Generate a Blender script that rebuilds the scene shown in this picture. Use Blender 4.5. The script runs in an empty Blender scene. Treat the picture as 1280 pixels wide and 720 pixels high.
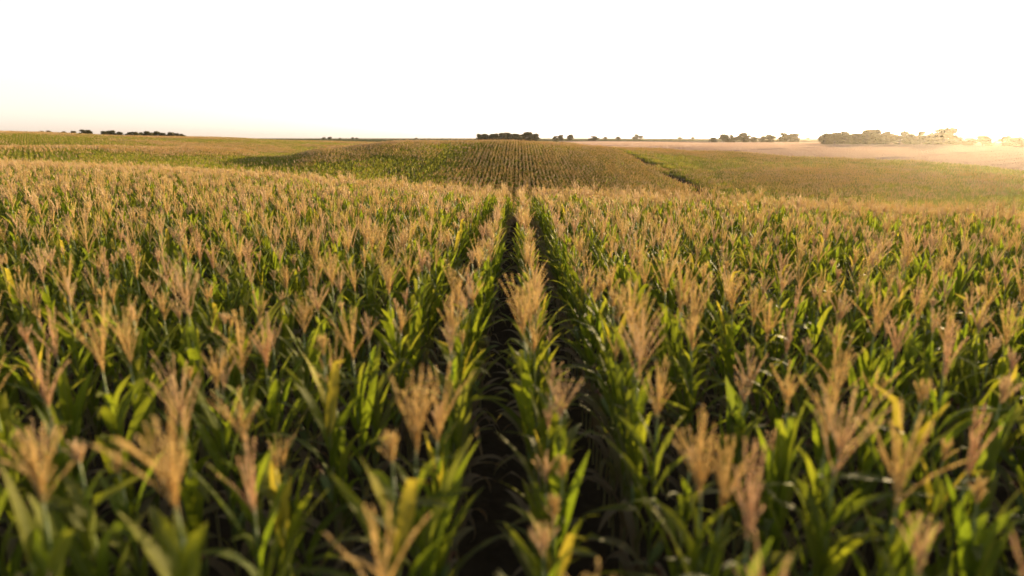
import bpy, math, random
import numpy as np
from mathutils import Vector, Matrix, Euler

R = math.radians
scene = bpy.context.scene
col = scene.collection

# ------------------------------------------------------------------ camera
EYE = 3.72                       # metres above the soil under the camera
F = 760.0                        # focal length in pixels of the 1280 wide frame
PITCH = math.atan((360 - 172) / F)
YAW = R(0.5)                     # turned a touch to the left of the rows
cam_d = bpy.data.cameras.new('camera')
cam = bpy.data.objects.new('camera', cam_d)
col.objects.link(cam)
cam.location = (0, 0, EYE)
cam.rotation_euler = (R(90) - PITCH, 0, YAW)
cam_d.sensor_width = 36
cam_d.lens = F / 1280 * 36
cam_d.clip_start = 0.05
cam_d.clip_end = 30000
cam_d.dof.use_dof = True
cam_d.dof.focus_distance = 26
cam_d.dof.aperture_fstop = 0.6
scene.camera = cam

# ------------------------------------------------------------------ sky, sun, exposure
SUN_EL, SUN_AZ = R(5.0), R(38)   # azimuth clockwise from +Y (the rows)
world = bpy.data.worlds.new('World')
scene.world = world
world.use_nodes = True
nt = world.node_tree
nt.nodes.clear()
sky = nt.nodes.new('ShaderNodeTexSky')
sky.sky_type = 'NISHITA'
sky.sun_disc = False
sky.sun_elevation = SUN_EL
sky.sun_rotation = SUN_AZ
sky.air_density = 0.9
sky.dust_density = 1.3
sky.ozone_density = 1.0
bg = nt.nodes.new('ShaderNodeBackground')
bg.inputs['Strength'].default_value = 0.10
outw = nt.nodes.new('ShaderNodeOutputWorld')
# pale light added to sky: strong at horizon, dimmed overhead to cut fill
hsv = nt.nodes.new('ShaderNodeHueSaturation')
hsv.inputs['Saturation'].default_value = 0.35
nt.links.new(sky.outputs[0], hsv.inputs['Color'])
wtc = nt.nodes.new('ShaderNodeTexCoord')
wsep = nt.nodes.new('ShaderNodeSeparateXYZ')
nt.links.new(wtc.outputs['Generated'], wsep.inputs[0])
wr = nt.nodes.new('ShaderNodeValToRGB')
nt.links.new(wsep.outputs['Z'], wr.inputs[0])
wr.color_ramp.interpolation = 'EASE'
for e, (p_, c_) in zip(wr.color_ramp.elements, ((0.20, (1.0, 0.93, 0.92, 1)), (0.50, (0.05, 0.055, 0.06, 1)))):
    e.position = p_
    e.color = c_
added_glow = nt.nodes.new('ShaderNodeMix')
added_glow.data_type = 'RGBA'
added_glow.blend_type = 'ADD'
added_glow.inputs[0].default_value = 2.1
added_glow.clamp_factor = False
nt.links.new(hsv.outputs[0], added_glow.inputs[6])
def wmath(op, a, b=None, clamp=False):
    n_ = nt.nodes.new('ShaderNodeMath')
    n_.operation = op
    n_.use_clamp = clamp
    for s_, v_ in zip(n_.inputs, (a, b)):
        if v_ is None: continue
        if isinstance(v_, (int, float)): s_.default_value = v_
        else: nt.links.new(v_, s_)
    return n_.outputs[0]


dot = nt.nodes.new('ShaderNodeVectorMath')
dot.operation = 'DOT_PRODUCT'
nt.links.new(wtc.outputs['Generated'], dot.inputs[0])
dot.inputs[1].default_value = (math.sin(SUN_AZ + R(2)), math.cos(SUN_AZ + R(2)), 0.0)
low = wmath('SUBTRACT', 1.0, wmath('DIVIDE', wsep.outputs['Z'], 0.19), True)   # reddening towards the horizon
low = wmath('POWER', low, 1.6)
near_sun = wmath('POWER', wmath('MAXIMUM', dot.outputs['Value'], 0.0), 130.0)


def wmix(fac, a, b):
    n_ = nt.nodes.new('ShaderNodeMix')
    n_.data_type = 'RGBA'
    for s_, v_ in ((n_.inputs[0], fac), (n_.inputs[6], a), (n_.inputs[7], b)):
        if isinstance(v_, tuple): s_.default_value = v_
        else: nt.links.new(v_, s_)
    return n_.outputs[2]


vc = wmix(low, wr.outputs[0], (1.0, 0.80, 0.66, 1))
vc = wmix(wmath('MULTIPLY', near_sun, low), vc, (1.2, 0.62, 0.12, 1))
nt.links.new(vc, added_glow.inputs[7])
nt.links.new(added_glow.outputs[2], bg.inputs['Color'])
nt.links.new(bg.outputs[0], outw.inputs['Surface'])

sun_d = bpy.data.lights.new('sun', 'SUN')
sun_d.energy = 5.0
sun_d.angle = R(0.6)
sun_d.color = (1.0, 0.74, 0.40)
sun = bpy.data.objects.new('sun', sun_d)
col.objects.link(sun)
sd = Vector((math.sin(SUN_AZ) * math.cos(SUN_EL), math.cos(SUN_AZ) * math.cos(SUN_EL), math.sin(SUN_EL)))
sun.rotation_euler = sd.to_track_quat('Z', 'Y').to_euler()
sun.location = sd * 100

vs = scene.view_settings
vs.view_transform = 'Standard'
vs.look = 'None'
vs.exposure = 1.45
vs.gamma = 1.0
vs.use_curve_mapping = False
cy = scene.cycles
cy.max_bounces = 8
cy.transparent_max_bounces = 8
cy.volume_bounces = 1

# ------------------------------------------------------------------ helpers
rng = np.random.default_rng(7)
random.seed(7)


def tag(o, label=None, cat=None, group=None, kind=None):
    if label: o['label'] = label
    if cat: o['category'] = cat
    if group: o['group'] = group
    if kind: o['kind'] = kind
    return o


class MB:
    """Collects faces with a colour attribute per vertex."""
    def __init__(self):
        self.v, self.f, self.c, self.m = [], [], [], []

    def add(self, verts, faces, cols=None, mat=0):
        n = len(self.v)
        self.v += [tuple(p) for p in verts]
        self.c += [tuple(c) for c in cols] if cols is not None else [(0, 0, 0, 1)] * len(verts)
        self.f += [tuple(i + n for i in q) for q in faces]
        self.m += [mat] * len(faces)

    def merge(self, o, M=None, mat=None):
        n = len(self.v)
        self.v += [tuple(M @ Vector(p)) for p in o.v] if M is not None else o.v
        self.c += o.c
        self.f += [tuple(i + n for i in q) for q in o.f]
        self.m += o.m if mat is None else [mat] * len(o.f)

    def mesh(self, name, mats, smooth=True):
        me = bpy.data.meshes.new(name)
        me.from_pydata(self.v, [], self.f)
        a = me.attributes.new('tint', 'FLOAT_COLOR', 'POINT')
        a.data.foreach_set('color', np.array(self.c, dtype=np.float32).ravel())
        for m in mats: me.materials.append(m)
        me.polygons.foreach_set('material_index', np.array(self.m, dtype=np.int32))
        me.polygons.foreach_set('use_smooth', np.full(len(self.f), smooth))
        me.update()
        return me


def tube(mb, pts, radii, sides=6, cols=None, cap=True):
    verts, faces, cc = [], [], []
    for i, p in enumerate(pts):
        p = Vector(p)
        d = (Vector(pts[min(i + 1, len(pts) - 1)]) - Vector(pts[max(i - 1, 0)])).normalized()
        u = d.cross(Vector((0.31, 0.95, 0.05))).normalized()
        w = d.cross(u)
        for k in range(sides):
            a = 2 * math.pi * k / sides
            verts.append(p + (u * math.cos(a) + w * math.sin(a)) * radii[i])
            cc.append(cols[i] if cols else (0, 0, 0, 1))
    for i in range(len(pts) - 1):
        for k in range(sides):
            a, b = i * sides + k, i * sides + (k + 1) % sides
            faces.append((a, b, b + sides, a + sides))
    if cap:
        faces.append(tuple((len(pts) - 1) * sides + k for k in range(sides)))
    mb.add(verts, faces, cc)


def new_mat(name):
    m = bpy.data.materials.new(name)
    m.use_nodes = True
    m.node_tree.nodes.clear()
    return m, m.node_tree.nodes, m.node_tree.links


def N(nodes, typ, **kw):
    n = nodes.new(typ)
    for k, v in kw.items():
        if k in n.inputs: n.inputs[k].default_value = v
        else: setattr(n, k, v)
    return n


def mixc(nodes, links, fac, a, b):
    n = nodes.new('ShaderNodeMix')
    n.data_type = 'RGBA'
    for sock, val in ((n.inputs[0], fac), (n.inputs[6], a), (n.inputs[7], b)):
        if isinstance(val, bpy.types.NodeSocket): links.new(val, sock)
        else: sock.default_value = val if not isinstance(val, tuple) else (*val, 1)[:4]
    return n.outputs[2]


def ramp(nodes, links, src, stops):
    n = nodes.new('ShaderNodeValToRGB')
    links.new(src, n.inputs[0])
    el = n.color_ramp.elements
    while len(el) < len(stops): el.new(0.5)
    for e, (p, c) in zip(el, stops):
        e.position = p
        e.color = (*c, 1)
    return n.outputs[0]


# ------------------------------------------------------------------ materials
def leaf_material(name, green_a, green_b, trans, translucency=0.48):
    """tint: R = dead and dry, G = yellowing, B = distance from the midrib, A unused"""
    m, ns, ln = new_mat(name)
    at = N(ns, 'ShaderNodeAttribute', attribute_name='tint')
    sep = N(ns, 'ShaderNodeSeparateColor')
    ln.new(at.outputs['Color'], sep.inputs[0])
    oi = N(ns, 'ShaderNodeObjectInfo')
    tc = N(ns, 'ShaderNodeTexCoord')
    nz = N(ns, 'ShaderNodeTexNoise', Scale=9.0, Detail=4.0)
    ln.new(tc.outputs['Object'], nz.inputs['Vector'])
    base = mixc(ns, ln, oi.outputs['Random'], green_a, green_b)
    blot = ramp(ns, ln, nz.outputs['Fac'], [(0.40, (0, 0, 0)), (0.72, (1, 1, 1))])
    base = mixc(ns, ln, blot, base, tuple(0.45 * a + 0.55 * b for a, b in zip(green_b, (0.10, 0.11, 0.02))))
    yellow = mixc(ns, ln, sep.outputs[1], base, (0.34, 0.30, 0.035))
    dry = mixc(ns, ln, sep.outputs[0], yellow, (0.26, 0.20, 0.13))
    rib = ramp(ns, ln, sep.outputs[2], [(0.0, (1, 1, 1)), (0.16, (0, 0, 0))])
    ribf = N(ns, 'ShaderNodeMath', operation='MULTIPLY')
    ln.new(rib, ribf.inputs[0]); ribf.inputs[1].default_value = 0.55
    fin = mixc(ns, ln, ribf.outputs[0], dry, (0.24, 0.27, 0.12))
    p = N(ns, 'ShaderNodeBsdfPrincipled', Roughness=0.55)
    p.inputs['Specular IOR Level'].default_value = 0.15
    ln.new(fin, p.inputs['Base Color'])
    t = N(ns, 'ShaderNodeBsdfTranslucent')
    ty = mixc(ns, ln, sep.outputs[1], trans, (0.50, 0.40, 0.03))
    td = mixc(ns, ln, sep.outputs[0], ty, (0.20, 0.14, 0.07))
    ln.new(td, t.inputs['Color'])
    bump = N(ns, 'ShaderNodeBump', Strength=0.25, Distance=0.01)
    wv = N(ns, 'ShaderNodeTexWave', Scale=6.0, Distortion=1.0)
    ln.new(sep.outputs[2], wv.inputs['Vector'])
    ln.new(wv.outputs['Fac'], bump.inputs['Height'])
    ln.new(bump.outputs[0], p.inputs['Normal'])
    mx = N(ns, 'ShaderNodeMixShader'); mx.inputs[0].default_value = translucency
    ln.new(p.outputs[0], mx.inputs[1]); ln.new(t.outputs[0], mx.inputs[2])
    o = N(ns, 'ShaderNodeOutputMaterial')
    ln.new(mx.outputs[0], o.inputs['Surface'])
    return m


def tassel_material(name, ca, cb, tr):
    m, ns, ln = new_mat(name)
    oi = N(ns, 'ShaderNodeObjectInfo')
    at = N(ns, 'ShaderNodeAttribute', attribute_name='tint')
    sep = N(ns, 'ShaderNodeSeparateColor')
    ln.new(at.outputs['Color'], sep.inputs[0])
    c = mixc(ns, ln, oi.outputs['Random'], ca, cb)
    c = mixc(ns, ln, sep.outputs[0], c, tuple(0.62 * x for x in ca))
    p = N(ns, 'ShaderNodeBsdfPrincipled', Roughness=0.6)
    p.inputs['Specular IOR Level'].default_value = 0.3
    ln.new(c, p.inputs['Base Color'])
    t = N(ns, 'ShaderNodeBsdfTranslucent', Color=(*tr, 1))
    mx = N(ns, 'ShaderNodeMixShader'); mx.inputs[0].default_value = 0.42
    ln.new(p.outputs[0], mx.inputs[1]); ln.new(t.outputs[0], mx.inputs[2])
    o = N(ns, 'ShaderNodeOutputMaterial')
    ln.new(mx.outputs[0], o.inputs['Surface'])
    return m


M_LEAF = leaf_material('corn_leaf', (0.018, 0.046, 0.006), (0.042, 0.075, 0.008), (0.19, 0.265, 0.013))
M_TASSEL = {
    'tan': tassel_material('tassel_tan', (0.57, 0.41, 0.23), (0.65, 0.50, 0.31), (0.70, 0.49, 0.25)),
    'pinkish': tassel_material('tassel_pinkish', (0.58, 0.39, 0.22), (0.64, 0.46, 0.29), (0.70, 0.45, 0.24)),
    'golden': tassel_material('tassel_golden', (0.58, 0.42, 0.18), (0.65, 0.50, 0.23), (0.72, 0.50, 0.18)),
}
m, ns, ln = new_mat('corn_stalk')
p = N(ns, 'ShaderNodeBsdfPrincipled', Roughness=0.5)
at = N(ns, 'ShaderNodeAttribute', attribute_name='tint')
sep = N(ns, 'ShaderNodeSeparateColor')
ln.new(at.outputs['Color'], sep.inputs[0])
ln.new(mixc(ns, ln, sep.outputs[0], (0.13, 0.18, 0.04), (0.22, 0.19, 0.09)), p.inputs['Base Color'])
ln.new(p.outputs[0], N(ns, 'ShaderNodeOutputMaterial').inputs['Surface'])
M_STALK = m

m, ns, ln = new_mat('corn_husk')
p = N(ns, 'ShaderNodeBsdfPrincipled', Roughness=0.55)
at = N(ns, 'ShaderNodeAttribute', attribute_name='tint')
sep = N(ns, 'ShaderNodeSeparateColor')
ln.new(at.outputs['Color'], sep.inputs[0])
ln.new(mixc(ns, ln, sep.outputs[0], (0.15, 0.20, 0.06), (0.16, 0.06, 0.03)), p.inputs['Base Color'])
ln.new(p.outputs[0], N(ns, 'ShaderNodeOutputMaterial').inputs['Surface'])
M_HUSK = m


def ground_material(name, c0, c1, c2, sc, bump_d, rough=0.95):
    m, ns, ln = new_mat(name)
    tc = N(ns, 'ShaderNodeTexCoord')
    n1 = N(ns, 'ShaderNodeTexNoise', Scale=sc, Detail=10.0, Roughness=0.7)
    n2 = N(ns, 'ShaderNodeTexNoise', Scale=sc * 0.03, Detail=4.0)
    ln.new(tc.outputs['Object'], n1.inputs['Vector'])
    ln.new(tc.outputs['Object'], n2.inputs['Vector'])
    a = ramp(ns, ln, n1.outputs['Fac'], [(0.3, c0), (0.72, c1)])
    f = ramp(ns, ln, n2.outputs['Fac'], [(0.35, (0, 0, 0)), (0.65, (1, 1, 1))])
    c = mixc(ns, ln, f, a, c2)
    p = N(ns, 'ShaderNodeBsdfPrincipled', Roughness=rough)
    p.inputs['Specular IOR Level'].default_value = 0.0
    ln.new(c, p.inputs['Base Color'])
    b = N(ns, 'ShaderNodeBump', Strength=0.8, Distance=bump_d)
    ln.new(n1.outputs['Fac'], b.inputs['Height'])
    ln.new(b.outputs[0], p.inputs['Normal'])
    ln.new(p.outputs[0], N(ns, 'ShaderNodeOutputMaterial').inputs['Surface'])
    return m


M_SOIL = ground_material('soil', (0.025, 0.019, 0.013), (0.085, 0.066, 0.048), (0.04, 0.031, 0.021), 6.0, 0.05)
M_STUB = ground_material('stubble', (0.34, 0.24, 0.20), (0.44, 0.32, 0.26), (0.37, 0.26, 0.215), 0.9, 0.05)
M_FAR = ground_material('far_crop', (0.07, 0.095, 0.03), (0.12, 0.125, 0.045), (0.15, 0.125, 0.06), 0.12, 0.3)

# ------------------------------------------------------------------ terrain
CAM_M = Euler((R(90) - PITCH, 0, YAW)).to_matrix()


def pixel_ray(px, py):
    """azimuth and drop per metre of a direction in the view"""
    d = CAM_M @ Vector(((px - 640) / F, (360 - py) / F, -1))
    h = math.hypot(d.x, d.y)
    return math.atan2(d.x, d.y), -d.z / h


def near_z(X, Y):
    return -0.0276 * Y - 0.022 * X


H_CORN = 2.42
# surveyed profiles: (bearing as a column of the view, [(distance, sight line, crop height)])
PROFILES = [
    (0,   60, [(92, 203, 1), (118, 196, 1), (150, 185, 1), (175, 182.5, 1), (215, 183, 1), (250, 177, 1), (310, 168.5, 1), (390, 165, 1), (480, 163.8, 1), (900, 170, 0), (2000, 172, 0), (6500, 172.4, 0)]),
    (80,  56, [(88, 206, 1), (118, 198, 1), (150, 187, 1), (175, 182, 1), (215, 184, 1), (265, 178, 1), (330, 170.5, 1), (410, 167, 1), (490, 165.7, 1), (900, 171, 0), (2000, 172.4, 0), (6500, 172.4, 0)]),
    (150, 52, [(84, 209, 1), (118, 200, 1), (150, 189, 1), (180, 182, 1), (215, 185, 1), (270, 180, 1), (350, 173, 1), (430, 170, 1), (500, 169.2, 1), (900, 172.4, 0), (2000, 172.8, 0), (6500, 172.5, 0)]),
    (300, 42, [(74, 218, 1), (112, 208, 1), (145, 198, 1), (175, 189, 1), (200, 186, 1), (245, 189, 1), (300, 184, 1), (360, 178, 1), (450, 174, 1), (550, 172.2, 1), (900, 174.6, 0), (2000, 173.5, 0), (6500, 172.5, 0)]),
    (345, 38, [(68, 223, 1), (100, 214, 1), (130, 200, 1), (150, 196, 1), (185, 196, 1), (225, 193, 1), (280, 187, 1), (370, 180, 1), (480, 176, 1), (640, 174.2, 1), (1000, 175, 0), (2000, 174, 0), (6500, 172.6, 0)]),
    (400, 34, [(62, 229, 1), (90, 223, 1), (112, 207, 1), (132, 193, 1), (148, 187, 1), (170, 187.5, 1), (225, 194, 1), (290, 189, 1), (380, 182, 1), (500, 177, 1), (650, 175, 1), (1000, 175.4, 0), (2000, 174, 0), (6500, 172.6, 0)]),
    (500, 28, [(60, 243, 1), (85, 236, 1), (106, 218, 1), (130, 196, 1), (152, 181.5, 1), (170, 176.5, 1), (190, 176.5, 1), (260, 184, 1), (400, 182, 1), (600, 178, 1), (1000, 175.8, 0), (2000, 174.2, 0), (6500, 172.6, 0)]),
    (640, 25, [(60, 258, 1), (85, 246, 1), (105, 226, 1), (132, 200, 1), (158, 184, 1), (176, 177, 1), (195, 175.5, 1), (260, 180, 1), (400, 180, 1), (600, 177.5, 1), (1000, 175.8, 0), (2000, 174.2, 0), (6500, 172.6, 0)]),
    (760, 25, [(60, 258, 1), (85, 246, 1), (105, 229, 1), (132, 207, 1), (165, 191, 1), (190, 184.5, 1), (225, 184, 1), (300, 183, 1), (450, 180, 0), (900, 176.5, 0), (2000, 174.3, 0), (6500, 172.6, 0)]),
    (860, 25, [(60, 259, 1), (85, 247, 1), (105, 234, 1), (140, 215, 1), (180, 199, 1), (220, 190, 1), (255, 187, 1), (300, 185, 0), (450, 180.5, 0), (750, 178, 0), (2000, 174.5, 0), (6500, 172.6, 0)]),
    (1000, 25, [(45, 264, 1), (75, 254, 1), (95, 241, 1), (125, 222, 1), (150, 212, 1), (180, 205, 1), (230, 194.5, 1), (300, 188, 0), (450, 181, 0), (750, 178, 0), (2000, 174.6, 0), (6500, 172.6, 0)]),
    (1280, 24, [(45, 276, 1), (75, 264, 1), (95, 251, 1), (125, 232, 1), (155, 221, 1), (205, 210, 1), (300, 195, 0), (456, 184.5, 0), (750, 180, 0), (2000, 175, 0), (6500, 172.7, 0)]),
]
AZ_S = 4.0
P, T, CR = [], [], []
for px, dc, prof in PROFILES:
    az, _ = pixel_ray(px, 200)
    CR.append((az, dc))
    for fr in (0.45, 0.7, 1.0):
        D = dc * fr
        P.append((az * AZ_S, math.log(D)))
        T.append((EYE - near_z(D * math.sin(az), D * math.cos(az))) / D)
    for D, py, crop in prof:
        a, t = pixel_ray(px, py)
        P.append((az * AZ_S, math.log(D)))
        T.append(t + crop * (H_CORN - 0.1) / D)
P, T = np.array(P), np.array(T)
n = len(P)


def tps_k(r2):
    return 0.5 * r2 * np.log(np.maximum(r2, 1e-12))


K = tps_k(((P[:, None] - P[None]) ** 2).sum(-1)) + np.eye(n) * 1e-5
A = np.zeros((n + 3, n + 3))
A[:n, :n] = K
A[:n, n] = A[n, :n] = 1
A[:n, n + 1:] = P
A[n + 1:, :n] = P.T
SOL = np.linalg.solve(A, np.concatenate([T, np.zeros(3)]))
CR = np.array(CR)
AZ_LIM = (CR[0, 0] - 0.03, CR[-1, 0] + 0.03)


def crest(az):
    return np.interp(az, CR[:, 0], CR[:, 1])


def ground_z(X, Y):
    X, Y = np.atleast_1d(np.asarray(X, float)), np.atleast_1d(np.asarray(Y, float))
    D = np.maximum(np.hypot(X, Y), 0.01)
    az = np.arctan2(X, Y)
    azc = np.clip(az, *AZ_LIM)
    Dc = np.clip(D, 8, 7000)
    out = np.empty_like(D)
    for i in range(0, len(D), 20000):
        s = slice(i, i + 20000)
        q = np.stack([azc[s] * AZ_S, np.log(Dc[s])], 1)
        k = tps_k(((q[:, None] - P[None]) ** 2).sum(-1))
        out[s] = k @ SOL[:n] + SOL[n] + q @ SOL[n + 1:]
    far = EYE - out * Dc
    dc = crest(azc)
    w = np.clip((D - 0.5 * dc) / (0.45 * dc), 0, 1)
    w = w * w * (3 - 2 * w)
    near = near_z(np.clip(X, -60, 60), np.clip(Y, -20, 80))
    front = np.clip((np.cos(az) - 0.1) / 0.3, 0, 1)
    back = near * (1 - np.clip(D / 300, 0, 1))
    far = far * front + back * (1 - front)
    return near * (1 - w) + far * w


# boundary of the crops against the pale field, as distance over bearing
EDGE = [(-2.0, 480), (pixel_ray(0, 180)[0], 560), (pixel_ray(400, 180)[0], 620), (pixel_ray(680, 180)[0], 600), (pixel_ray(735, 180)[0], 310), (pixel_ray(800, 180)[0], 262),
        (pixel_ray(900, 180)[0], 250), (pixel_ray(1000, 180)[0], 232), (pixel_ray(1280, 180)[0], 204), (2.0, 190)]
EDGE = np.array(EDGE)


def crop_edge(az):
    return np.interp(az, EDGE[:, 0], EDGE[:, 1])


def zone(X, Y):
    """0 soil under corn, 1 pale stubble, 2 far fields"""
    D = np.hypot(X, Y)
    az = np.arctan2(X, Y)
    e = crop_edge(az)
    a0 = pixel_ray(700, 180)[0]
    z = np.where(D < e, 0, 2)
    top = 900 + 60 * np.sin(az * 9)
    z = np.where((D >= e) & (az > a0) & (D < top), 1, z)
    return z


def build_terrain():
    az = np.concatenate([np.arange(-180, -52, 4.0), np.arange(-52, 52, 0.3), np.arange(52, 180, 4.0)])
    az = np.radians(az)
    Ds = np.concatenate([np.arange(0.5, 12, 0.5), np.exp(np.arange(math.log(12), math.log(6200), 0.011))])
    nA, nD = len(az), len(Ds)
    X = np.outer(Ds, np.sin(az)).ravel()
    Y = np.outer(Ds, np.cos(az)).ravel()
    Z = ground_z(X, Y)
    i, j = np.meshgrid(np.arange(nD - 1), np.arange(nA), indexing='ij')
    j2 = (j + 1) % nA
    quads = np.stack([i * nA + j, i * nA + j2, (i + 1) * nA + j2, (i + 1) * nA + j], -1).reshape(-1, 4)
    quads = quads[:, ::-1]
    cx = X[quads].mean(1); cyy = Y[quads].mean(1)
    zn = zone(cx, cyy)
    V = np.stack([X, Y, Z], 1)
    for k, (name, mat) in enumerate((('ground', M_SOIL), ('stubble_field', M_STUB), ('far_fields', M_FAR))):
        q = quads[zn == k]
        used = np.unique(q)
        remap = np.full(len(V), -1); remap[used] = np.arange(len(used))
        q = remap[q]
        me = bpy.data.meshes.new(name)
        vv = V[used]
        fan = []
        if k == 0:                                   # close the middle under the camera
            c = len(vv)
            vv = np.concatenate([vv, [[0, 0, 0]]])
            fan = [(c, remap[(a + 1) % nA], remap[a]) for a in range(nA)]
        me.vertices.add(len(vv)); me.vertices.foreach_set('co', vv.astype(np.float32).ravel())
        nl = len(q) * 4 + len(fan) * 3
        me.loops.add(nl)
        me.loops.foreach_set('vertex_index', np.concatenate([q.ravel(), np.array(fan, int).ravel()]).astype(np.int32))
        me.polygons.add(len(q) + len(fan))
        st = np.concatenate([np.arange(len(q)) * 4, len(q) * 4 + np.arange(len(fan)) * 3]).astype(np.int32)
        me.polygons.foreach_set('loop_start', st)
        me.polygons.foreach_set('use_smooth', np.ones(len(st), bool))
        me.update(calc_edges=True); me.validate()
        me.materials.append(mat)
        o = bpy.data.objects.new(name, me)
        col.objects.link(o)
        tag(o, kind='structure')
        o['label'] = ('dark soil under the corn rows and rolling hills', 'pale pinkish harvested field before the right tree line', 'hazy far fields out to the horizon')[k]


build_terrain()


# ------------------------------------------------------------------ corn plants
def leaf(mb, base, az, length, width, th0, bend, dry, yellow, segs=9, rnd=random, fold=0.25, sway=0.0):
    """one arching blade with a folded midrib and a wavy edge"""
    pos = Vector(base)
    verts, faces, cols = [], [], []
    ds = length / segs
    rip = rnd.uniform(0, 6.28)
    tw = rnd.uniform(-0.7, 0.7)
    kink = rnd.uniform(0.45, 0.8) if rnd.random() < 0.3 else 9
    for i in range(segs + 1):
        s = i / segs
        th = th0 + bend * s ** 1.4 + (0.9 if s > kink else 0)
        a = az + sway * s
        d = Vector((math.sin(th) * math.cos(a), math.sin(th) * math.sin(a), math.cos(th)))
        side = Vector((-math.sin(a), math.cos(a), 0))
        up = d.cross(side)
        side2 = side * math.cos(tw * s) + up * math.sin(tw * s)
        up2 = d.cross(side2)
        w = width * 0.5 * min(1.0, 0.45 + s * 3.2) * max(0.03, (1 - s ** 2.6)) ** 0.75
        r1 = math.sin(rip + s * 15) * 0.16 * w
        r2 = math.sin(rip + 2 + s * 17) * 0.16 * w
        verts += [pos - side2 * w - up2 * (-fold * w + r1), pos, pos + side2 * w - up2 * (-fold * w + r2)]
        edge_dry = min(1, dry + max(0, s - 0.8) * 2.2 * (rnd.random() * 0.5 + 0.3))
        yy = min(1, yellow * (0.5 + s))
        cols += [(edge_dry, yy, 1, 1), (dry, yy, 0, 1), (edge_dry, yy, 1, 1)]
        pos = pos + d * ds
    for i in range(segs):
        k = i * 3
        faces += [(k, k + 1, k + 4, k + 3), (k + 1, k + 2, k + 5, k + 4)]
    mb.add(verts, faces, cols)


def spikelets(mb, pts, n, size, rnd):
    """flat grains set along a branch"""
    L = len(pts) - 1
    for i in range(n):
        s = (i + rnd.random()) / n * 0.97 * L
        k = min(int(s), L - 1)
        p = pts[k].lerp(pts[k + 1], s - k)
        d = (pts[k + 1] - pts[k]).normalized()
        u = d.cross(Vector((rnd.uniform(-1, 1), rnd.uniform(-1, 1), rnd.uniform(-1, 1)))).normalized()
        q = (d * 0.85 + u * rnd.uniform(0.2, 0.6)).normalized()
        w = d.cross(u)
        sz = size * rnd.uniform(0.7, 1.25)
        a = p + u * 0.001
        mb.add([a, a + q * sz * 0.5 + w * sz * 0.2, a + q * sz, a + q * sz * 0.5 - w * sz * 0.2], [(0, 1, 2, 3)],
               [(rnd.random() * 0.8, 0, 0, 1)] * 4)


def tassel(mb, base, rnd, lod=0, scale=1.0):
    n_br = rnd.randint(7, 16) if lod == 0 else (8 if lod == 1 else 5)
    base = Vector(base)
    H = rnd.uniform(0.43, 0.56) * scale
    lean = Vector((rnd.uniform(-0.10, 0.10), rnd.uniform(-0.10, 0.10), 1)).normalized()
    branches = [(base, lean, H, 0.03)]
    for i in range(n_br):
        a = 2.4 * i + rnd.uniform(-0.5, 0.5)
        sp = rnd.uniform(0.06, 0.42)
        st = base + lean * H * rnd.uniform(0.02, 0.30)
        d = Vector((math.cos(a) * math.sin(sp), math.sin(a) * math.sin(sp), math.cos(sp)))
        branches.append((st, d, H * rnd.uniform(0.48, 0.80), rnd.uniform(0.1, 1.1)))
    for st, d, L, droop in branches:
        segs = 6 if lod == 0 else (3 if lod == 1 else 2)
        pts = [st.copy()]
        dd = d.copy()
        out = Vector((d.x, d.y, 0))
        for k in range(segs):
            dd = (dd + out * droop * 0.5 / segs + Vector((rnd.uniform(-.05, .05), rnd.uniform(-.05, .05), -droop * 0.45 / segs))).normalized()
            pts.append(pts[-1] + dd * L / segs)
        if lod == 0:
            rad = [0.0026 * (1 - 0.6 * k / segs) * rnd.uniform(0.8, 1.3) for k in range(segs + 1)]
            tube(mb, pts, rad, 4)
            spikelets(mb, pts, int(L * 170), 0.017, rnd)
        else:
            rad = [(0.006 if lod == 1 else 0.015) * (1 - 0.6 * k / segs) * rnd.uniform(0.7, 1.4) for k in range(segs + 1)]
            tube(mb, pts, rad, 3, cap=False)
            if lod == 1: spikelets(mb, pts, int(L * 55), 0.034, rnd)


TOP = 2.0   # where the tassel starts


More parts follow.
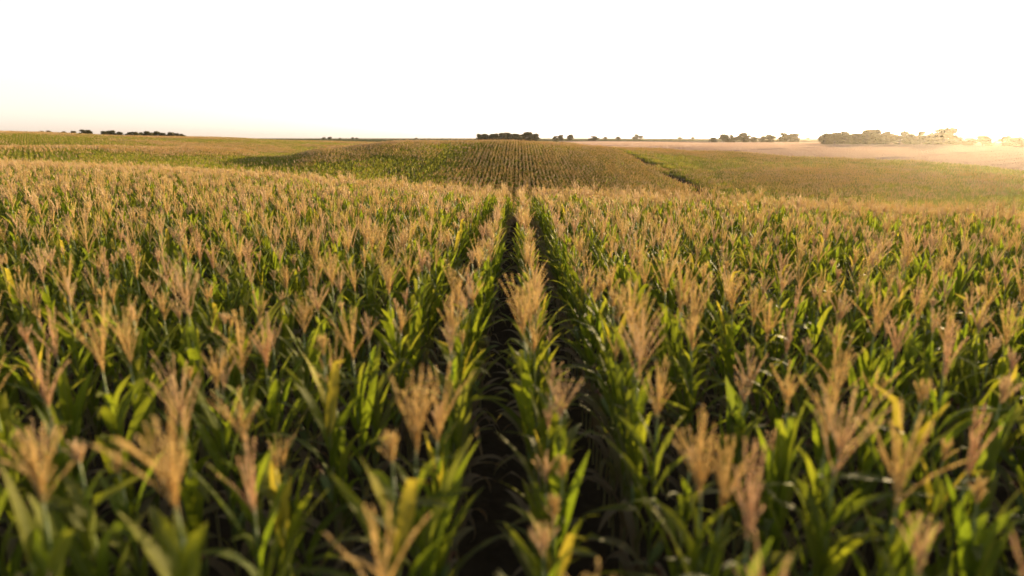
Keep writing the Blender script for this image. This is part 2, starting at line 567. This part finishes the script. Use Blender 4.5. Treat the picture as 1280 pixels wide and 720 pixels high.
def corn_parts(seed, lod, yellow_leaf=False, with_ear=True, plume=None):
    """stalk, foliage, tassel and ear of one plant, each its own mesh data"""
    rnd = random.Random(seed)
    stalk, fol, tas, ear = MB(), MB(), MB(), MB()
    top = TOP + rnd.uniform(-0.06, 0.06)
    bow = (rnd.uniform(-0.03, 0.03), rnd.uniform(-0.03, 0.03))
    ns_ = {0: 16, 1: 6, 2: 2}[lod]

    def at(z):
        s = z / top
        return Vector((bow[0] * s * s, bow[1] * s * s, z))
    pts = [at(top * i / ns_) for i in range(ns_ + 1)]
    tube(stalk, pts, [(0.0135 - 0.0075 * i / ns_) * (1.18 if i % 2 == 0 and lod == 0 else 1) for i in range(ns_ + 1)], {0: 7, 1: 4, 2: 3}[lod],
         [(1 - i / ns_, 0, 0, 1) for i in range(ns_ + 1)])
    # peduncle
    tube(stalk, [at(top), at(top) + Vector((0, 0, 0.12))], [0.006, 0.004], {0: 6, 1: 3, 2: 3}[lod], [(0.2, 0, 0, 1)] * 2)
    nl = {0: 13, 1: 10, 2: 6}[lod]
    plane = math.pi / 2 + rnd.uniform(-1.5, 1.5)
    z0 = 0.35 if lod < 2 else 0.9
    for i in range(nl):
        f = i / (nl - 1)
        z = z0 + (top - 0.16 - z0) * f ** 0.9 + rnd.uniform(-0.03, 0.03)
        a = plane + (math.pi if i % 2 else 0) + rnd.uniform(-0.5, 0.5)
        L = (0.46 + 0.30 * math.sin(math.pi * min(1, 0.15 + f * 0.8)) - 0.28 * max(0, f - 0.72) / 0.28) * rnd.uniform(0.85, 1.12)
        W = rnd.uniform(0.065, 0.095) * (1 - 0.25 * max(0, f - 0.8) / 0.2)
        th0 = rnd.uniform(0.09, 0.27) + 0.10 * (1 - f)
        bend = (rnd.uniform(0.12, 0.75) if rnd.random() < 0.7 else rnd.uniform(0.7, 1.7)) + 0.5 * (1 - f)
        dry = min(1, max(0, (0.40 - f) * 4))
        dry = min(1, dry + (0.15 * rnd.random() if rnd.random() < 0.3 else 0))
        if f < 0.3: bend += 1.0
        yl = rnd.uniform(0, 0.30)
        if yellow_leaf and i in (nl - 4, nl - 3):
            yl = 0.95; th0 *= 0.7; bend *= 0.5
        segs = {0: 10, 1: 5, 2: 3}[lod]
        leaf(fol, at(z), a, L, W if lod < 2 else W * 1.7, th0, bend, dry, yl, segs, rnd, sway=rnd.uniform(-0.5, 0.5))
    tassel(tas, at(top) + Vector((0, 0, 0.06)), rnd, lod, plume or rnd.choice((0.3, 0.45, 0.6, 0.7, 0.8, 0.9, 1.0, 1.1)))
    if with_ear and lod == 0:
        z = 1.02 + rnd.uniform(-0.08, 0.08)
        a = plane + rnd.uniform(-0.4, 0.4)
        d = Vector((math.cos(a) * 0.42, math.sin(a) * 0.42, 0.9)).normalized()
        pp = [at(z) + d * (0.015 + 0.24 * k / 7) for k in range(8)]
        tube(ear, pp, [0.012, 0.024, 0.030, 0.031, 0.029, 0.024, 0.016, 0.006], 9, [(0, 0, 0, 1)] * 6 + [(0.5, 0, 0, 1), (1, 0, 0, 1)])
        for k in range(14):                        # dried silk
            q = (d + Vector((rnd.uniform(-.6, .6), rnd.uniform(-.6, .6), rnd.uniform(-.6, .2)))).normalized()
            tube(ear, [pp[-1], pp[-1] + q * 0.04, pp[-1] + q * 0.06 + Vector((0, 0, -0.03))], [0.002, 0.0015, 0.001], 3, [(1, 0, 0, 1)] * 3)
    return stalk, fol, tas, ear


TINTS = ['tan', 'golden', 'tan', 'golden', 'tan', 'golden', 'pinkish', 'golden']
# -- where the plants of the near field stand
ROW = 0.745
ROW0 = 0.19
STEP = 0.34
prng = random.Random(11)
spots = []          # x, y, row
for k in range(-95, 75):
    x0 = ROW0 + k * ROW
    y = -5.0 + prng.random() * STEP
    while y < 88:
        az = math.atan2(x0, max(y, 0.1))
        D = math.hypot(x0, y)
        lim = float(crest(np.array([max(min(az, AZ_LIM[1]), AZ_LIM[0])]))[0]) * 1.75 + 4
        if abs(az) < R(50) + (0.7 if D < 12 else 0) and D < lim or (D < 10):
            if prng.random() < 0.97:
                spots.append((x0 + prng.gauss(0, 0.018), y, k))
        y += STEP * prng.uniform(0.75, 1.3)
spots = np.array(spots)
SZ = ground_z(spots[:, 0], spots[:, 1])
# the 300 that show largest
inv = np.array(CAM_M.transposed())
rel = np.stack([spots[:, 0], spots[:, 1], SZ + 2.15 - EYE], 1) @ inv.T
depth = -rel[:, 2]
pxx = 640 + F * rel[:, 0] / np.maximum(depth, 0.01)
pyy = 360 - F * rel[:, 1] / np.maximum(depth, 0.01)
vis = (depth > 0.4) & (pxx > -15) & (pxx < 1295) & (pyy < 745)
cand = np.where(vis)[0]
cand = cand[np.argsort(np.linalg.norm(rel[cand], axis=1))][:300]
single = set(cand.tolist())

N_PROTO = 24
protos = []
for v in range(N_PROTO):
    tint = TINTS[v % len(TINTS)]
    yl = v in (5, 14)
    s_, f_, t_, e_ = corn_parts(100 + v, 0, yl)
    protos.append(dict(
        stalk=s_.mesh('stalk', [M_STALK]), foliage=f_.mesh('foliage', [M_LEAF]), tassel=t_.mesh('tassel', [M_TASSEL[tint]], smooth=False),
        ear=e_.mesh('ear', [M_HUSK]), tint=tint, yellow=yl, raw=(s_, f_, t_, e_)))

ORD = ['first', 'second', 'third', 'fourth', 'fifth', 'sixth', 'seventh', 'eighth', 'ninth', 'tenth', 'eleventh', 'twelfth', 'thirteenth']
NEARNESS = ['nearest', 'second nearest', 'third nearest', 'fourth nearest', 'fifth nearest', 'sixth nearest']
GROUP = 'corn plants standing in rows in the near field'
per_row = {}
for i in sorted(single, key=lambda i: spots[i, 1]):
    per_row.setdefault(int(spots[i, 2]), []).append(i)
for k, ids in per_row.items():
    for q, i in enumerate(ids):
        v = prng.randrange(N_PROTO)
        pr = protos[v]
        o = bpy.data.objects.new('corn_plant', None)
        o.empty_display_size = 0.2
        col.objects.link(o)
        o.location = (spots[i, 0], spots[i, 1], SZ[i] - 0.01)
        hs = prng.gauss(1.0, 0.06)
        o.scale = (hs, hs, max(0.88, min(1.1, hs)))
        o.rotation_euler = (prng.gauss(0, 0.04), prng.gauss(0, 0.028), (math.pi if prng.random() < .5 else 0) + prng.gauss(0, 0.25))
        for part in ('stalk', 'foliage', 'tassel', 'ear'):
            c = bpy.data.objects.new(part, pr[part])
            c.parent = o
            col.objects.link(c)
            if part == 'foliage' and pr['yellow']: c['label'] = 'green leaves with bright yellow blades near the top'
        side = 'right' if k >= 0 else 'left'
        r = k if k >= 0 else -k - 1
        tint = {'tan': 'tan', 'pinkish': 'pinkish', 'golden': 'golden'}[pr['tint']]
        yl = ' with yellow leaves' if pr['yellow'] else ''
        if r < 6 and q < 6:
            lab = f'{tint} tasselled corn{yl}, {NEARNESS[q]} in {ORD[r]} row {side} of middle furrow'
        elif r < len(ORD):
            lab = f'{tint} tasselled corn{yl} farther up the {ORD[r]} row {side} of middle furrow'
        else:
            lab = f'{tint} tasselled corn plant{yl} in the dense rows far out on the {side} side'
        tag(o, lab, 'corn plant', GROUP)


# ------------------------------------------------------------------ masses of crop
def mass(name, label, meshes, pts, rots, scales, idx, mats, cat='crop'):
    """one object: a cloud of points that carries copies of the given meshes"""
    me = bpy.data.meshes.new(name)
    me.vertices.add(len(pts))
    me.vertices.foreach_set('co', np.asarray(pts, np.float32).ravel())
    for an, typ, dat, key in (('rot', 'FLOAT_VECTOR', rots, 'vector'), ('scl', 'FLOAT_VECTOR', scales, 'vector'), ('idx', 'INT', idx, 'value')):
        a = me.attributes.new(an, typ, 'POINT')
        a.data.foreach_set(key, np.asarray(dat, np.int32 if typ == 'INT' else np.float32).ravel())
    for m_ in mats: me.materials.append(m_)
    o = bpy.data.objects.new(name, me)
    col.objects.link(o)
    ng = bpy.data.node_groups.new(name, 'GeometryNodeTree')
    ng.interface.new_socket('Geometry', in_out='INPUT', socket_type='NodeSocketGeometry')
    ng.interface.new_socket('Geometry', in_out='OUTPUT', socket_type='NodeSocketGeometry')
    gi, go = ng.nodes.new('NodeGroupInput'), ng.nodes.new('NodeGroupOutput')
    iop = ng.nodes.new('GeometryNodeInstanceOnPoints')
    join = ng.nodes.new('GeometryNodeJoinGeometry')
    for src in reversed(meshes):
        so = bpy.data.objects.new(name + '_source', src)
        so.use_fake_user = True
        inf = ng.nodes.new('GeometryNodeObjectInfo')
        inf.inputs['Object'].default_value = so
        inf.inputs['As Instance'].default_value = False
        g2i = ng.nodes.new('GeometryNodeGeometryToInstance')
        ng.links.new(inf.outputs['Geometry'], g2i.inputs[0])
        ng.links.new(g2i.outputs[0], join.inputs[0])

    def attr(an, typ):
        nd = ng.nodes.new('GeometryNodeInputNamedAttribute')
        nd.data_type = typ
        nd.inputs[0].default_value = an
        return nd.outputs[0]
    iop.inputs['Pick Instance'].default_value = True
    ng.links.new(gi.outputs[0], iop.inputs['Points'])
    ng.links.new(join.outputs[0], iop.inputs['Instance'])
    ng.links.new(attr('idx', 'INT'), iop.inputs['Instance Index'])
    e2r = ng.nodes.new('FunctionNodeEulerToRotation')
    ng.links.new(attr('rot', 'FLOAT_VECTOR'), e2r.inputs[0])
    ng.links.new(e2r.outputs[0], iop.inputs['Rotation'])
    ng.links.new(attr('scl', 'FLOAT_VECTOR'), iop.inputs['Scale'])
    ng.links.new(iop.outputs[0], go.inputs[0])
    md = o.modifiers.new('rows', 'NODES')
    md.node_group = ng
    tag(o, label, cat, kind='stuff')
    return o


def joined(parts, name, tint):
    mb = MB()
    for p_, mi in zip(parts, (0, 1, 2, 3)):
        mb.merge(p_, None, mi)
    return mb.mesh(name, [M_STALK, M_LEAF, M_TASSEL[tint], M_HUSK])


full = [joined(pr['raw'], 'corn_near', pr['tint']) for pr in protos[:10]]
mid = []
for v in range(10):
    t_ = TINTS[v % len(TINTS)]
    mid.append(joined(corn_parts(300 + v, 1, v == 4, False), 'corn_mid', t_))
rest = np.array([i for i in range(len(spots)) if i not in single])
dist = np.hypot(spots[rest, 0], spots[rest, 1])
nr = len(rest)
hs = np.clip(rng.normal(0.99, 0.065, nr), 0.82, 1.13)
rots = np.stack([rng.normal(0, .045, nr), rng.normal(0, .03, nr), rng.integers(0, 2, nr) * math.pi + rng.normal(0, .25, nr)], 1)
idx = np.where(dist < 16, rng.integers(0, 10, nr), 10 + rng.integers(0, 10, nr))
mass('corn_rows', 'rest of the tasselled corn rows running over the crest of the near field', full + mid,
     np.stack([spots[rest, 0], spots[rest, 1], SZ[rest] - 0.01], 1), rots, np.stack([hs, hs, hs], 1), idx,
     [M_STALK, M_LEAF, M_TASSEL['tan']])


def patch(seed, rows=4, length=4.0, step=0.27, tint='tan', bare=0.0):
    """a few metres of four rows, for the hills beyond the valley"""
    rnd = random.Random(seed)
    src = [corn_parts(500 + seed * 7 + q, 2, False, False) for q in range(3)]
    mb = MB()
    for r_ in range(rows):
        y = -length / 2 + rnd.random() * step
        while y < length / 2:
            h = rnd.gauss(1.0, 0.06)
            M = Matrix.Translation(((r_ - (rows - 1) / 2) * ROW + rnd.gauss(0, 0.075), y, 0)) @ Euler((rnd.gauss(0, .06), rnd.gauss(0, .06), rnd.choice((0, math.pi)) + rnd.gauss(0, .4))).to_matrix().to_4x4() @ Matrix.Diagonal((h, h, h, 1))
            s_, f_, t_, _ = rnd.choice(src)
            mb.merge(f_, M, 0)
            if rnd.random() > bare: mb.merge(t_, M, 1)
            y += step * rnd.uniform(0.7, 1.35)
    return mb


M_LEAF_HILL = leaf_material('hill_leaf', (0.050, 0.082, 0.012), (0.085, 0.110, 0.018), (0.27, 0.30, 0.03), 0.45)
patches = []
for v in range(12):                                   # 0-3 well tasselled, 4-7 half, 8-11 mostly green, also standing in for slope shade
    b = (0.0, 0.45, 0.92)[v // 4]
    patches.append(patch(v, bare=b).mesh('hill_patch', [M_LEAF_HILL, M_TASSEL[('golden', 'tan')[v % 2]]], smooth=False))

A_HILL_R = np.array([(90, pixel_ray(890, 230)[0]), (108, pixel_ray(876, 230)[0]), (140, pixel_ray(835, 230)[0]), (180, pixel_ray(780, 230)[0]), (225, pixel_ray(738, 230)[0]), (320, pixel_ray(700, 230)[0]), (650, pixel_ray(690, 230)[0])])
A_HILL_L = np.array([(60, -0.9), (90, pixel_ray(250, 200)[0]), (125, pixel_ray(320, 200)[0]), (160, pixel_ray(365, 200)[0]), (195, pixel_ray(440, 180)[0]), (290, pixel_ray(640, 180)[0]), (650, pixel_ray(690, 200)[0])])


def fill(which, angle, lx, ly):
    """tile a field with patches laid along its own row direction"""
    ca, sa = math.cos(angle), math.sin(angle)
    U, V = np.meshgrid(np.arange(-700, 700, lx), np.arange(-700, 700, ly), indexing='ij')
    U, V = U.ravel(), V.ravel()
    X, Y = U * ca - V * sa + ROW0 + 1.5 * ROW, U * sa + V * ca
    D, az = np.hypot(X, Y), np.arctan2(X, Y)
    dc = crest(np.clip(az, *AZ_LIM))
    keep = (np.abs(az) < R(52)) & (D > np.maximum(dc * 1.75 + 5.5, 40)) & (D < crop_edge(az) - 3)
    al, ar = np.interp(D, *A_HILL_L.T), np.interp(D, *A_HILL_R.T)
    w = np.where(az < al, 0, np.where(az < ar, 1, 2))
    gap = np.abs(az - ar) * D                         # the grassy waterway between the hill and the right field
    keep &= (w == which) & ((gap > 1.75) | (D < 60))
    X, Y = X[keep], Y[keep]
    Z = ground_z(X, Y)
    e = 2.0
    gx = (ground_z(X + e, Y) - ground_z(X - e, Y)) / (2 * e)
    gy = (ground_z(X, Y + e) - ground_z(X, Y - e)) / (2 * e)
    # slopes in the patch's own frame -> small rotations about its axes
    gu, gv = gx * ca + gy * sa, -gx * sa + gy * ca
    nn = len(X)
    flip = rng.integers(0, 2, nn)
    rx, ry = np.arctan(gv), -np.arctan(gu)
    rot = np.stack([np.where(flip, -rx, rx), np.where(flip, -ry, ry), angle + flip * math.pi], 1)
    return np.stack([X, Y, Z - 0.05], 1), rot, nn


def ripeness_shade(pts, lo, hi, flank=False):
    """patchy crop mix: greener bands and hollows stand in for slope shade"""
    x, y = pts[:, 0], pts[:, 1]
    v = 0.5 + 0.22 * np.sin(x / 23 + 1.3 * np.sin(y / 37)) + 0.18 * np.sin(y / 17 + x / 61) + rng.normal(0, 0.15, len(x))  # waves lay shading bands over the slopes by crop colour
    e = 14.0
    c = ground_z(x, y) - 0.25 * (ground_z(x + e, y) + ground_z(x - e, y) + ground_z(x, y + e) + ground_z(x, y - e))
    v = lo + (hi - lo) * np.clip(v + 0.9 * c, 0, 1)  # hollows get greener patches, as painted shade
    if flank:                                         # greener patches put shade into the crop colour on the hill's left side
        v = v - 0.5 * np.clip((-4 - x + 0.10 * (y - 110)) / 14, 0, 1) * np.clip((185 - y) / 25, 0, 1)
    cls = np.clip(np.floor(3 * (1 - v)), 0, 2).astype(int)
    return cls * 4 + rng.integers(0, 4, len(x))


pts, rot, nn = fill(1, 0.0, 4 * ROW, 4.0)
mass('hill_corn', 'golden tasselled corn rows covering the rounded hill in the middle distance', patches, pts, rot, np.ones((nn, 3)), ripeness_shade(pts, 0.48, 1.20, True), [M_LEAF_HILL])
pts, rot, nn = fill(0, R(38), 4 * ROW, 4.0)
mass('rolling_corn', 'olive green corn covering the long rolling ridges on the left', patches, pts, rot, np.ones((nn, 3)), ripeness_shade(pts, -0.5, 0.85), [M_LEAF_HILL])
pts, rot, nn = fill(2, R(-62), 4 * ROW, 4.0)
mass('slope_corn', 'dull green corn on the slope between the golden hill and the pale field', patches, pts, rot, np.ones((nn, 3)), ripeness_shade(pts, -0.2, 1.0), [M_LEAF_HILL])

# straw left standing on the harvested field
M_STRAW = tassel_material('straw', (0.42, 0.30, 0.24), (0.50, 0.37, 0.29), (0.46, 0.32, 0.25))
straws = []
for v in range(4):
    rnd = random.Random(70 + v)
    mb = MB()
    for r_ in range(10):
        for q in range(44):
            x, y = (r_ - 4.5) * 0.75 + rnd.gauss(0, 0.06), rnd.uniform(-3.75, 3.75)
            h, a, w = rnd.uniform(0.15, 0.42), rnd.uniform(0, 3.14), rnd.uniform(0.02, 0.05)
            dx, dy = math.cos(a) * w, math.sin(a) * w
            tx, ty = rnd.gauss(0, 0.08), rnd.gauss(0, 0.08)
            mb.add([(x - dx, y - dy, -0.05), (x + dx, y + dy, -0.05), (x + dx * .6 + tx, y + dy * .6 + ty, h), (x - dx * .6 + tx, y - dy * .6 + ty, h)], [(0, 1, 2, 3)], [(rnd.random() * .5, 0, 0, 1)] * 4)
    straws.append(mb.mesh('straw_patch', [M_STRAW], smooth=False))
ca, sa = math.cos(R(-58)), math.sin(R(-58))
U, V = [g.ravel() for g in np.meshgrid(np.arange(-750, 750, 7.5), np.arange(-750, 750, 7.5), indexing='ij')]
X, Y = U * ca - V * sa, U * sa + V * ca
D, az = np.hypot(X, Y), np.arctan2(X, Y)
keep = (zone(X, Y) == 1) & (np.abs(az) < R(52)) & (D < 720) & (D > crop_edge(az) + 1)
keep &= ~((np.mod(U, 60) < 7.5) & (rng.random(len(U)) < 0.7))          # thin strips where the machine turned
X, Y = X[keep], Y[keep]
mass('stubble', 'pale straw stubble standing over the harvested field before the right tree line', straws, np.stack([X, Y, ground_z(X, Y)], 1),
     np.stack([X * 0, X * 0, X * 0 + R(-58)], 1), np.ones((len(X), 3)), rng.integers(0, 4, len(X)), [M_STRAW])

# ------------------------------------------------------------------ trees
m, ns, ln = new_mat('bark')
p = N(ns, 'ShaderNodeBsdfPrincipled', Roughness=0.9)
nz = N(ns, 'ShaderNodeTexNoise', Scale=3.0, Detail=6.0)
ln.new(ramp(ns, ln, nz.outputs['Fac'], [(0.3, (0.05, 0.04, 0.03)), (0.7, (0.11, 0.09, 0.07))]), p.inputs['Base Color'])
ln.new(p.outputs[0], N(ns, 'ShaderNodeOutputMaterial').inputs['Surface'])
M_BARK = m
M_CROWN = leaf_material('tree_leaf', (0.065, 0.052, 0.024), (0.085, 0.068, 0.032), (0.08, 0.06, 0.02), 0.2)


def tree_meshes(seed):
    """a 10 m broadleaf tree: forked trunk and a crown of leaf clumps"""
    rnd = random.Random(seed)
    tr, cr = MB(), MB()
    tube(tr, [(0, 0, -0.6), (0.05, 0, 1.2), (0.1, 0.1, 2.6), (0.1, 0.05, 4.5), (0, 0, 7)], [0.36, 0.28, 0.23, 0.16, 0.05], 8)
    lobes = []
    for k in range(rnd.randint(20, 24)):
        a = rnd.uniform(0, 6.28)
        h = rnd.uniform(0.9, 8.3)
        reach = (1.0 - abs((h - 4.2) / 6.0) ** 1.8) * rnd.uniform(1.2, 3.9)
        c = Vector((math.cos(a) * reach, math.sin(a) * reach, h))
        r_ = rnd.uniform(1.2, 2.1)
        lobes.append((c, r_))
        st = Vector((0.1, 0.05, max(1.6, h * 0.55)))
        tube(tr, [st, st.lerp(c, 0.5) + Vector((0, 0, 0.25)), c], [0.11, 0.07, 0.03], 5)
    for c, r_ in lobes:
        for q in range(int(190 * r_)):
            d = Vector((rnd.gauss(0, 1), rnd.gauss(0, 1), rnd.gauss(0, 1))).normalized()
            pnt = c + Vector((d.x, d.y, d.z * 0.8)) * r_ * rnd.random() ** 0.4 * rnd.uniform(0.85, 1.15)
            u = Vector((rnd.gauss(0, 1), rnd.gauss(0, 1), rnd.gauss(0, 1))).normalized()
            w = u.cross(d).normalized()
            s = rnd.uniform(0.20, 0.46)
            cr.add([pnt, pnt + u * s + w * s * 0.5, pnt + u * s * 2, pnt + u * s - w * s * 0.5], [(0, 1, 2, 3)], [(0, rnd.random() * 0.25, 1, 1)] * 4)
    return tr.mesh('trunk', [M_BARK]), cr.mesh('crown', [M_CROWN], smooth=False)


tree_src = [tree_meshes(900 + v) for v in range(7)]
trng = random.Random(5)


def tree(px, D, top_py, wide, label, group, name='tree'):
    """stand a tree on the ground at a bearing and distance, sized to a real height"""
    az, t = pixel_ray(px, top_py)
    X, Y = D * math.sin(az), D * math.cos(az)
    z = float(ground_z([X], [Y])[0])
    H = max(3.0, (EYE - t * D - z) * trng.uniform(0.95, 1.22))
    tm, cm = tree_src[trng.randrange(7)]
    o = bpy.data.objects.new(name, None)
    col.objects.link(o)
    o.location = (X, Y, z)
    s = H / 9.6
    w_ = s * wide * trng.uniform(1.2, 1.55)
    o.scale = (w_, w_, s)
    o.rotation_euler = (0, 0, trng.uniform(0, 6.28))
    for nm, me in (('trunk', tm), ('crown', cm)):
        c = bpy.data.objects.new(nm, me)
        c.parent = o
        col.objects.link(c)
    tag(o, label, 'tree', group)


def tree_row(items, where, group, D):
    words = ORD + ['fourteenth', 'fifteenth', 'sixteenth', 'seventeenth', 'eighteenth', 'nineteenth', 'twentieth']
    for i, (px, top, wide, *rest_) in enumerate(items):
        d = D * trng.uniform(0.97, 1.03) if not rest_ else rest_[0]
        look = 'broad bushy tree' if wide > 1.15 else ('slender upright tree' if wide < 0.9 else 'round-crowned tree')
        tree(px, d, top, wide, f'{look}, {words[i]} from left in the {where}', group)


tree_row([(53, 164.5, 1.2), (60, 163.8, 1.1), (79, 165, 1), (92, 163.6, 1.1), (105, 163.5, 1.3), (110, 163.2, 1.0), (131, 164, 1.1), (138, 163.4, 1.2), (148, 166, 1.3),
          (161, 165, 1.2), (168, 164.6, 1.2), (177, 165, 1.0), (185, 164.7, 1.2), (194, 165.6, 1.2), (204, 166, 1.2), (214, 166.2, 1.2), (221, 166.6, 1.1), (228, 167.2, 1.0)],
         'dark tree row on the left ridge', 'trees along the left ridge', 760)
tree_row([(600, 167.6, 1.1), (608, 167, 1.2), (617, 167.4, 1.2), (627, 166.2, 1.2), (635, 166.4, 1.2), (645, 167.2, 1.3), (652, 167.4, 1.2), (660, 166, 1.1), (669, 167.6, 1.1)],
         'tree clump behind the golden hill', 'clump of trees behind the hill', 820)
for px, top, w, d, lab in ((694, 169.6, 1.0, 1100, 'small slender lone tree just beside the central tree clump'),
                           (701, 168.9, 1.0, 1120, 'small lone tree paired next to a thinner one beside the central clump'),
                           (713, 168.2, 1.2, 1150, 'lone round tree on the horizon between the central clump and the low bush'),
                           (742, 170.0, 1.4, 1000, 'low dark bushy tree alone on the horizon near the pale field'),
                           (757, 171.0, 1.3, 1700, 'tiny hazy tree just beyond the low dark bush on the horizon'),
                           (773, 170.6, 1.3, 1700, 'faint hazy tree between the low dark bush and the domed tree'),
                           (797, 168.6, 1.7, 1800, 'pale hazy domed tree alone on the far horizon')):
    tree(px, d, top, w, lab, 'lone trees on the horizon')
tree_row([(893, 171.6, 1.4), (905, 169, 1.2), (916, 168.2, 1.2), (930, 167, 1.25), (942, 171, 1.4), (953, 170, 1.3), (963, 168.4, 1.3), (980, 167.6, 1.25), (993, 168, 1.2)],
         'small grove beyond the pale field', 'grove beyond the pale field', 760)
tree_row([(1032, 168.5, 1.2), (1045, 166.5, 1.2), (1058, 163.8, 1.2), (1071, 167.5, 1.2), (1084, 165, 1.2), (1098, 161.5, 1.25), (1111, 164.5, 1.1), (1127, 163, 1.25), (1142, 167, 1.2),
          (1156, 166.5, 1.2), (1168, 167, 1.1), (1183, 163.2, 1.25), (1199, 170, 1.2), (1213, 171.5, 1.3), (1230, 169.2, 1.4), (1262, 170.5, 1.3), (1277, 169.8, 1.3)],
         'long tree line on the right skyline', 'trees of the long right tree line', 470)
for i, (px, top, d) in enumerate([(405, 171.6, 2000), (412, 171.0, 2100), (425, 172.0, 2000), (441, 171.6, 1900), (446, 171.9, 1950), (520, 172.2, 2300), (850, 171.5, 2200), (866, 171.2, 2100), (1010, 171, 1700)]):
    place = ['at the left end of the far hazy skyline', 'beside the leftmost far hazy tree', 'in the gap left of a far hazy pair', 'of a far hazy pair, the left one', 'of a far hazy pair, the right one',
             'alone above the left shoulder of the golden hill', 'far left of the small grove', 'just left of the small grove', 'in the gap between the grove and the long tree line'][i]
    tree(px, d, top, 1.5, f'tiny faded tree {place}', 'faded trees on the far skyline')

# ------------------------------------------------------------------ air
m, ns, ln = new_mat('haze')
pv = N(ns, 'ShaderNodeVolumePrincipled', Density=0.00004, Anisotropy=0.86)
pv.inputs['Color'].default_value = (0.98, 0.90, 0.80, 1)
ln.new(pv.outputs[0], N(ns, 'ShaderNodeOutputMaterial').inputs['Volume'])
mb = MB()
s, zb, zt = 6800.0, -25.0, 32.0
mb.add([(-s, -s, zb), (s, -s, zb), (s, s, zb), (-s, s, zb), (-s, -s, zt), (s, -s, zt), (s, s, zt), (-s, s, zt)],
       [(3, 2, 1, 0), (4, 5, 6, 7), (0, 1, 5, 4), (1, 2, 6, 5), (2, 3, 7, 6), (3, 0, 4, 7)])
hz = bpy.data.objects.new('haze', mb.mesh('haze', [m], smooth=False))
col.objects.link(hz)
tag(hz, 'thin evening haze lying over the fields', 'haze', kind='stuff')
